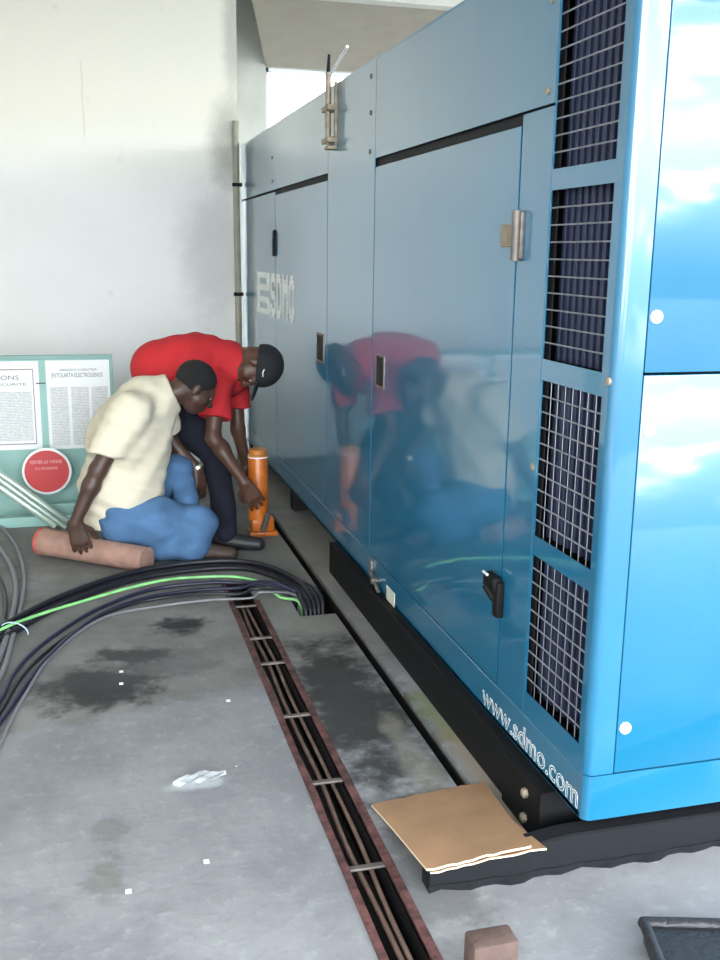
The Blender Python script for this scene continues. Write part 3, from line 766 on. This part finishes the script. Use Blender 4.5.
# round sign
c = Vector((-.232, 5.56, .0)); cz = xz(47, 471, 5.56); c = Vector((cz[0], 5.56, cz[1]))
rs = thing('round_sign', 'round red sign with a pale rim and faded lettering before the green board', 'sign', (c.x, c.y, .09))
bm = B(); lathe(bm, c, (0, -1, 0), [(.128, 0), (.128, .010), (.116, .012), (.116, .006)], 48); obj('rim', bm, PAPER, rs, True, 40)
bm = B(); lathe(bm, c, (0, -1, 0), [(.117, .002), (.117, .009)], 48); obj('sign_face', bm, SIGNR, rs, True, 40)
bm = B(); y = c.y-.0095
text_obj('lettering', 'FERMER LA VANNE', SIGNT, rs, (c.x-.085, y, c.z+.043), (1, 0, 0), (0, 0, 1), .165, .019)
text_obj('lettering', 'A L INCENDIE', SIGNT, rs, (c.x-.06, y, c.z+.010), (1, 0, 0), (0, 0, 1), .115, .014)
# flat green base bar + tubes
bm = B(); a = xz(10, 508, 5.5); box(bm, -.56, .0, 5.44, 5.50, .0, .055, .004); box(bm, -.30, .02, 5.52, 5.56, .0, .10, .004)
tag(obj('green_footing', bm, BOARDG), 'low pale green metal bar on the floor before the notice board', 'bar')
for k, (ua, va, ub, vb_, lb) in enumerate(((0, 474, 45, 506, 'upper pale green metal tube slanting before the board'), (0, 487, 26, 505, 'lower pale green metal tube slanting before the board'), (0, 480, 36, 506, 'pale green metal tube between the two brighter slanting tubes'))):
    yy_ = 5.41-.05*k; p = W(ub, vb_, yy_); q = W(ua, va, yy_); d = (q-p); p = p+d*((.022-p.z)/d.z if abs(d.z) > 1e-4 else 0); q = p+d*(1.9, 3.2, 2.2)[k]
    bm = B(); rod(bm, p, q, (.020, .020, .012)[k], n=16); tag(obj('tube', bm, TUBE, smooth=True, angle=40), lb, 'tube', 'slanting tubes at the board')
# conduit at wall corner
bm = B(); cx = W(237, 200, WY-.02).x
tube(bm, [(cx, WY-.018, 0.0), (cx, WY-.018, 1.0), (cx-.004, WY-.018, 1.9), (cx, WY-.018, 2.3)], .022, 12, 4)
cd = obj('conduit', bm, CONDM, smooth=True); tag(cd, 'dull olive conduit pipe running up the corner of the white wall', 'pipe')
for z in (W(238, 294, WY).z, W(238, 185, WY).z):
    b2 = B(); box(b2, cx-.03, cx+.035, WY-.042, WY-.004, z-.012, z+.012, .004); obj('clip', b2, BLACK, cd)
# pinkish tube under the hand
pa = onz(42, 541, .075); pb = onz(147, 560, .060)
t = thing('clay_pipe', 'pinkish clay coloured pipe with a red end under the kneeling hand', 'pipe', (pa.x, pa.y, 0))
bm = B(); lathe(bm, pa, pb-pa, [(.060, .004), (.066, .0), (.066, .02), (.064, .1), (.061, .3), (.060, (pb-pa).length)], 28); obj('pipe_body', bm, CLAY, t, True, 50)
bm = B(); lathe(bm, pa, pb-pa, [(.0675, -.001), (.0675, .016)], 28); obj('end_ring', bm, CLAYR, t, True, 50)

# orange jack
jp = onz(265, 534); jx, jy = jp.x, jp.y
jk = thing('bottle_jack', 'orange hydraulic bottle jack standing beside the generator base', 'jack', (jx, jy, 0))
bm = B(); box(bm, jx-.085, jx+.06, jy-.05, jy+.06, 0, .022, .004); box(bm, jx-.075, jx+.045, jy-.035, jy+.05, .022, .10, .012)
obj('base', bm, ORANGE, jk, True, 40)
bx = W(258, 480, jy+.005).x; bz = W(258, 456, jy).z
bm = B(); lathe(bm, (bx, jy+.005, .085), (0, 0, 1), [(.052, 0), (.052, bz-.10), (.048, bz-.085)], 24); cy = obj('cylinder', bm, ORANGE, jk, True, 40)
bm = B(); lathe(bm, (bx, jy+.005, bz), (0, 0, 1), [(.053, 0), (.053, .007), (.046, .012), (.046, .035), (.03, .042)], 24); obj('collar', bm, mat('collar_orange', (.48, .18, .03), .4, coat=.3), jk, True, 40)
bm = B(); lathe(bm, (bx, jy+.005, bz-.006), (0, 0, 1), [(.0535, 0), (.0535, .006)], 24); obj('ring', bm, WHITE, jk, True, 40)
bm = B(); rod(bm, (jx-.02, jy-.06, .04), (jx+.0, jy-.09, .13), .016, n=12); obj('pump_socket', bm, STEEL, jk, True, 40)

# ================================================================ PEOPLE
def basis(f, u):
    f = Vector(f).normalized(); u = Vector(u); u = (u-f*u.dot(f)).normalized(); s = f.cross(u).normalized(); return s, f, u
def head(S, c, f, u, neck):
    s, f, u = basis(f, u); A = (s, f, u); P = lambda a, b, d: c+s*a+f*b+u*d
    S.ell(P(0, -.012, .03), A, (.076, .098, .088), .02); S.ell(P(0, .035, -.035), A, (.062, .062, .078), .03)
    S.ell(P(0, .052, -.088), A, (.038, .036, .026), .025)
    S.cone(P(-.035, .082, .018), P(.035, .082, .018), .014, .014, .02)
    S.cone(P(0, .092, .006), P(0, .116, -.030), .010, .014, .012)
    S.ball(P(.015, .106, -.033), .009, .008); S.ball(P(-.015, .106, -.033), .009, .008)
    S.cone(P(-.020, .094, -.058), P(.020, .094, -.058), .0085, .0085, .01); S.cone(P(-.017, .092, -.070), P(.017, .092, -.070), .009, .009, .01)
    for a in (1, -1):
        S.ell(P(a*.033, .100, .002), A, (.017, .012, .011), .01, sub=True)
        S.cone(P(a*.045, .062, -.030), P(a*.05, .03, -.045), .018, .016, .02)
        S.ell(P(a*.078, -.008, -.008), A, (.011, .020, .033), .008)
    S.cone(P(0, -.035, -.04), neck, .055, .060, .03)
    return A, P
def hand(S, w, fd, pn, thumb, curl=(25, 30, 25), sc=1.0, spread=1):
    """fd finger direction, pn palm-facing direction, thumb: +1/-1 side"""
    fd = Vector(fd).normalized(); pn = Vector(pn); pn = (pn-fd*pn.dot(fd)).normalized(); sd = fd.cross(pn)*thumb
    for k, (off_, L) in enumerate(((.030, .92), (.010, 1.0), (-.011, .95), (-.030, .76))):
        kn = w+fd*(.088 if k in (1, 2) else .082)*sc+sd*off_*sc
        S.cone(w+sd*off_*.5*sc, kn, .018*sc, .0125*sc, .012, flat=(pn, 1.1))
        p = kn; a = 0
        for j, (l, r) in enumerate(((.042, .0098), (.027, .0090), (.021, .0080))):
            a += math.radians(curl[j]+(k*3)); d = fd*math.cos(a)+pn*math.sin(a)+sd*(.06*(1.5-k))*spread
            q = p+d.normalized()*l*L*sc; S.cone(p, q, r*sc, r*.9*sc, .004); p = q
    t0 = w+fd*.022*sc+sd*.020*sc+pn*.008*sc; t1 = t0+(fd*.6+sd*.75+pn*.25).normalized()*.042*sc; t2 = t1+(fd*.85+sd*.25+pn*.45).normalized()*.032*sc; t3 = t2+(fd*.9-sd*.05+pn*.5).normalized()*.024*sc
    S.cone(t0, t1, .017*sc, .012*sc, .012); S.cone(t1, t2, .0115*sc, .010*sc, .005); S.cone(t2, t3, .010*sc, .0085*sc, .004)
def eyes(P, A, parent):
    for a in (1, -1):
        b2 = B(); bmesh.ops.create_uvsphere(b2, u_segments=16, v_segments=12, radius=.0115); bmesh.ops.translate(b2, verts=b2.verts, vec=P(a*.032, .0795, .002)); e = obj('eye', b2, EYEW, parent, True)
        b2 = B(); bmesh.ops.create_uvsphere(b2, u_segments=12, v_segments=8, radius=.0062); bmesh.ops.translate(b2, verts=b2.verts, vec=P(a*.032, .0865, .001)); obj('iris', b2, IRIS, e, True)
def shoe(name, heel, toe, parent, m, h=.07):
    S = Sculpt(); d = (toe-heel).normalized(); U = Vector((0, 0, 1))
    S.cone(heel+U*.045, heel+d*.07+U*.05, .042, .045, .02); S.cone(heel+d*.07+U*.045, toe-d*.04+U*.030, .045, .036, .03); S.cone(heel+U*.05+d*.02, heel+d*.03+U*.10, .042, .044, .02)
    return sculpt_obj(name, S.build(.007, clips=[((heel.x, heel.y, .003), (0, 0, -1)), (heel+U*.11, (0, 0, 1))]), m, parent)

# ---- kneeling man in the cream shirt
Y1 = 4.85
m1 = thing('person', 'person in cream T-shirt and blue jeans kneeling with one hand on a pinkish pipe', 'person', (W(140, 520, Y1).x, Y1, 0))
pel = W(126, 517, Y1); pel.z = max(pel.z, .17)
shR = W(131, 413, 4.68); shL = W(160, 404, 5.02)
elR = W(98, 470, 4.66); wrR = W(75, 523, 4.645); hd = onz(80, 548, .10)
elL = W(170, 440, 5.03); wrL = W(198, 470, 4.98)
hc = W(195, 387, 4.84); nb_ = W(152, 400, 4.85)
kR = W(199, 525, 4.66); sk = W(194, 547, 4.60); aR = W(112, 552, 4.80); aR.z = max(aR.z, .055)
hpR = W(126, 520, 4.75); hpL = W(138, 512, 4.96); kL = W(178, 468, 4.99); aL = onz(196, 545, .08)
S = Sculpt()
A, P = head(S, hc, (.78, .12, -.62), (.60, .05, .80), nb_)
S.cone(nb_, W(140, 430, Y1), .075, .12, .05); S.cone(W(140, 430, Y1), W(124, 490, Y1), .12, .13, .05); S.cone(W(124, 490, Y1), pel, .13, .12, .05)
S.cone(shR, nb_, .05, .06, .05); S.cone(shL, nb_, .05, .06, .05)
S.cone(shR, elR, .050, .040, .02); S.cone(elR, elR.lerp(wrR, .3), .040, .041, .02); S.cone(elR.lerp(wrR, .3), wrR, .041, .026, .02)
S.cone(shL, elL, .048, .038, .02); S.cone(elL, wrL, .038, .025, .02)
hp = onz(82, 552, .13)
hand(S, wrR, Vector((.22, -.04, -1)), Vector((.1, 1, .0)), 1, (12, 30, 35), 1.12, 1.8)
hand(S, wrL, Vector((.12, -.15, -1)), Vector((-.3, .4, 0)), 1, (15, 22, 18), .98)
S.cone(hpR, kR, .085, .055, .03); S.cone(kR, sk, .055, .045, .02); S.cone(sk, aR, .045, .035, .02); S.cone(hpL, kL, .085, .055, .03); S.cone(kL, aL, .05, .035, .02)
sculpt_obj('body', S.build(.006), SKIN, m1, 1)
eyes(P, A, m1)
def wr1(X, Y, Z):
    return .0045*np.sin((X*.5+Z*1.0)*55+3*np.sin(Y*9))*np.clip((.62-Z)*2.5, 0, 1)+.003*np.sin(X*40+Y*22-Z*35)+.002*np.sin(Z*90+X*40)
S = Sculpt()
S.cone(W(150, 405, Y1), W(132, 440, Y1), .135, .18, .05); S.cone(W(140, 408, Y1), W(118, 440, Y1), .13, .15, .05); S.cone(W(134, 440, Y1), W(122, 486, Y1), .172, .198, .05); S.cone(W(122, 486, Y1), W(120, 515, Y1), .196, .175, .04)
S.cone(W(128, 428, 4.9), W(126, 432, 4.8), .15, .15, .05)
S.cone(shR, shL, .078, .078, .05); S.cone(W(150, 402, Y1), W(168, 392, Y1), .10, .082, .05)
d = (elR-shR).normalized()
S.cone(shR, shR.lerp(elR, .85), .078, .088, .085, clip=(shR.lerp(elR, .72), d+Vector((.35, 0, 0))))
d2 = (elL-shL).normalized(); S.cone(shL, shL.lerp(elL, .9), .072, .075, .03, clip=(shL.lerp(elL, .8), d2))
nd = (hc-nb_).normalized()
hem0 = W(84, 514, Y1); hem1 = W(112, 523, Y1); hem2 = W(166, 488, Y1)
n2_ = Vector(((hem1.z-hem2.z), 0, (hem2.x-hem1.x))).normalized()*-1
sculpt_obj('shirt', S.build(.007, wr1, clips=[(hem1+Vector((0, 0, -.0)), (0, 0, -1)), (hem1+Vector((.03, 0, -.0)), (.52, 0, -.85)), (W(170, 384, Y1), nd+Vector((0, 0, .12)))]), CREAM, m1, 1)
S = Sculpt()
S.cone(hpR, hpL, .125, .115, .05); S.ball(pel, .135, .05)
S.cone(hpR, hpR.lerp(kR, .5), .118, .112, .04); S.cone(hpR.lerp(kR, .5), kR, .112, .082, .04); S.cone(kR, sk, .085, .068, .04); S.cone(sk, aR, .068, .055, .03, clip=(aR.lerp(kR, .05), (aR-kR)))
S.cone(hpL, kL, .105, .072, .04); S.cone(kL, aL, .066, .055, .03, clip=(aL.lerp(kL, .1), (aL-kL)))
sculpt_obj('jeans', S.build(.007, lambda X, Y, Z: .004*np.sin(X*34+Z*20+2*np.sin(Z*30))+.003*np.sin(Z*60+Y*30-X*12), clips=[((0, 0, .004), (0, 0, -1)), (W(126, 498, Y1), (-.2, 0, 1))] if False else [((0, 0, .004), (0, 0, -1))]), DENIM, m1, 1)
S = Sculpt(); s_, f_, u_ = A
S.ell(P(0, -.016, .034), A, (.084, .102, .092), .01)
S.ell(P(0, .0, .0), A, (.0001, .0001, .0001), .001) if False else None
sculpt_obj('hair', S.build(.005, lambda X, Y, Z: .0015*np.sin(X*260)*np.sin(Y*240)*np.sin(Z*250), clips=[(P(0, .060, .045), (f_*.72-u_*.70)), (P(0, -.02, -.035), -u_*1.0+f_*.25)]), HAIR, m1, 1)
shoe('shoe', aL+Vector((-.03, -.0, -.08)), aL+Vector((.20, -.03, -.08)), m1, mat('brown_leather', (.06, .035, .025), .6))
shoe('shoe', aR+Vector((.06, .0, -.055)), aR+Vector((-.15, .06, -.055)), m1, MATS['brown_leather'])
# ring / watch on the far wrist
bm = B(); lathe(bm, wrL+Vector((0, 0, .012)), (wrL-elL), [(.031, -.008), (.032, 0), (.031, .008)], 20); obj('watch', bm, mat('pale_metal_watch', (.6, .6, .5), .3, .8), m1, True, 50)

# ---- bending man in the red shirt and black cap
Y2 = 5.28
m2 = thing('person', 'person in a red T-shirt and black cap bent over the orange jack', 'person', (W(170, 520, Y2).x, Y2, 0))
tq = [W(162, 370, 5.32), W(194, 366, 5.28), W(226, 366, 5.24)]
sR = W(216, 386, 5.12); sL = W(234, 374, 5.42)
eR = W(213, 438, 5.04); wR = W(245, 483, 4.905); eL = W(238, 430, 5.36); wL = W(246, 466, 5.21)
h2 = W(256, 366, 5.14); nk = W(232, 362, 5.24)
hR = W(160, 400, 5.24); hL = W(158, 398, 5.40)
kR2 = W(216, 452, 5.22); aR2 = onz(226, 532, .09); kL2 = W(166, 455, 5.50); aL2 = onz(168, 520, .09)
S = Sculpt()
A2, P2 = head(S, h2, (-.36, -.16, -.92), (.88, -.25, -.30), nk)
S.cone(nk, tq[2], .07, .10, .05); S.cone(tq[2], tq[1], .11, .12, .05); S.cone(tq[1], tq[0], .12, .11, .05)
S.cone(sR, nk, .05, .06, .05); S.cone(sL, nk, .05, .06, .05)
S.cone(sR, eR, .048, .040, .02); S.cone(eR, eR.lerp(wR, .3), .040, .040, .02); S.cone(eR.lerp(wR, .3), wR, .040, .026, .02)
S.cone(sL, eL, .048, .038, .02); S.cone(eL, wL, .038, .025, .02)
hand(S, wR, Vector((.48, .0, -.88)), Vector((.1, 1, .05)), -1, (8, 28, 30), 1.05, 1.5)
hand(S, wL, Vector((.35, -.05, -.9)), Vector((.2, -.9, .1)), 1, (8, 12, 10))
S.cone(hR, kR2, .085, .055, .03); S.cone(kR2, aR2, .05, .035, .02); S.cone(hL, kL2, .085, .055, .03); S.cone(kL2, aL2, .05, .035, .02); S.cone(hR, hL, .1, .1, .05)
sculpt_obj('body', S.build(.006), SKIN2, m2, 1)
eyes(P2, A2, m2)
S = Sculpt()
S.cone(tq[0], tq[1], .152, .165, .05); S.cone(tq[1], tq[2], .165, .135, .05); S.cone(tq[0], W(160, 392, 5.32), .148, .13, .05); S.cone(tq[2], W(240, 362, 5.22), .12, .095, .04); S.cone(sR, sL, .085, .085, .05)
d = (eR-sR).normalized()
S.cone(sR, sR.lerp(eR, .8), .082, .088, .03, clip=(sR.lerp(eR, .62), d)); d = (eL-sL).normalized(); S.cone(sL, sL.lerp(eL, .8), .078, .08, .03, clip=(sL.lerp(eL, .62), d))
sculpt_obj('shirt', S.build(.007, lambda X, Y, Z: .004*np.sin(X*30+Z*14+Y*10)+.003*np.sin(X*60-Z*40), clips=[(W(247, 362, 5.2), (nk-tq[2]).normalized()+Vector((.8, 0, .1)))]), RED, m2, 1)
S = Sculpt()
S.cone(hR, hL, .118, .118, .05); S.cone(hR, kR2, .115, .078, .04); S.cone(kR2, aR2, .072, .06, .03); S.cone(hL, kL2, .115, .078, .04); S.cone(kL2, aL2, .072, .06, .03)
sculpt_obj('trousers', S.build(.008, lambda X, Y, Z: .004*np.sin(X*34+Z*30), clips=[((0, 0, .045), (0, 0, -1))]), NAVY, m2, 1)
S = Sculpt(); s_, f_, u_ = A2
S.ell(P2(0, -.014, .036), A2, (.096, .114, .106), .01)
cap = sculpt_obj('cap', S.build(.005, clips=[(P2(0, .07, .022), (f_*.22-u_*.97))]), CAPM, m2, 1)
S = Sculpt(); S.ell(P2(0, .105, .036), A2, (.070, .075, .010), .01)
sculpt_obj('cap_bill', S.build(.004), CAPM, cap, 1)
b2 = B(); c = P2(.062, .052, .085); tube(b2, [P2(.0905, .012, .052), P2(.0875, .030, .050), P2(.079, .050, .056)], .0035, 6, 4); obj('cap_badge', b2, WHITE, cap, True)
shoe('shoe', aR2+Vector((-.06, .02, -.09)), aR2+Vector((.19, -.06, -.09)), m2, mat('black_shoe', (.015, .015, .018), .5))
shoe('shoe', aL2+Vector((-.06, .02, -.09)), aL2+Vector((.19, -.04, -.09)), m2, MATS['black_shoe'])

# ================================================================ LIGHT
w = bpy.data.worlds.new('sky'); SC.world = w; w.use_nodes = True; nt = w.node_tree; bg = nt.nodes['Background']
tc = nt.nodes.new('ShaderNodeTexCoord'); sep = nt.nodes.new('ShaderNodeSeparateXYZ'); nt.links.new(tc.outputs['Generated'], sep.inputs[0])
r = nt.nodes.new('ShaderNodeValToRGB'); e = r.color_ramp.elements
e[0].position = 0; e[0].color = (.10, .10, .10, 1); e[1].position = 1; e[1].color = (.30, .50, .85, 1)
for p, c in ((.40, (.16, .17, .17)), (.46, (.40, .45, .48)), (.498, (.75, .85, .9)), (.51, (1.3, 1.5, 1.6)), (.56, (2.0, 2.15, 2.2)), (.64, (1.0, 1.15, 1.25)), (.80, (.55, .70, .95))):
    x = e.new(p); x.color = (*c, 1)
mr = nt.nodes.new('ShaderNodeMapRange'); mr.inputs[1].default_value = -1; mr.inputs[2].default_value = 1; nt.links.new(sep.outputs[2], mr.inputs[0]); nt.links.new(mr.outputs[0], r.inputs[0])
ns = nt.nodes.new('ShaderNodeTexNoise'); ns.inputs['Scale'].default_value = 5; ns.inputs['Detail'].default_value = 5
mp = nt.nodes.new('ShaderNodeMapping'); mp.inputs['Scale'].default_value = (1, 1, 2.6); nt.links.new(tc.outputs['Generated'], mp.inputs[0]); nt.links.new(mp.outputs[0], ns.inputs['Vector'])
cr = nt.nodes.new('ShaderNodeMapRange'); cr.inputs[1].default_value = .44; cr.inputs[2].default_value = .62; cr.interpolation_type = 'SMOOTHSTEP'; nt.links.new(ns.outputs['Fac'], cr.inputs[0])
up_ = nt.nodes.new('ShaderNodeMapRange'); up_.inputs[1].default_value = -.12; up_.inputs[2].default_value = .05; nt.links.new(sep.outputs[2], up_.inputs[0])
mu = nt.nodes.new('ShaderNodeMath'); mu.operation = 'MULTIPLY'; nt.links.new(cr.outputs[0], mu.inputs[0]); nt.links.new(up_.outputs[0], mu.inputs[1])
mx = nt.nodes.new('ShaderNodeMix'); mx.data_type = 'RGBA'; nt.links.new(mu.outputs[0], mx.inputs[0]); nt.links.new(r.outputs[0], mx.inputs[6]); mx.inputs[7].default_value = (4.8, 5.0, 5.1, 1)
nt.links.new(mx.outputs[2], bg.inputs['Color']); bg.inputs['Strength'].default_value = 4.2

SC.view_settings.view_transform = 'Standard'; SC.view_settings.look = 'None'; SC.view_settings.exposure = 0; SC.view_settings.gamma = 1; SC.view_settings.use_curve_mapping = False
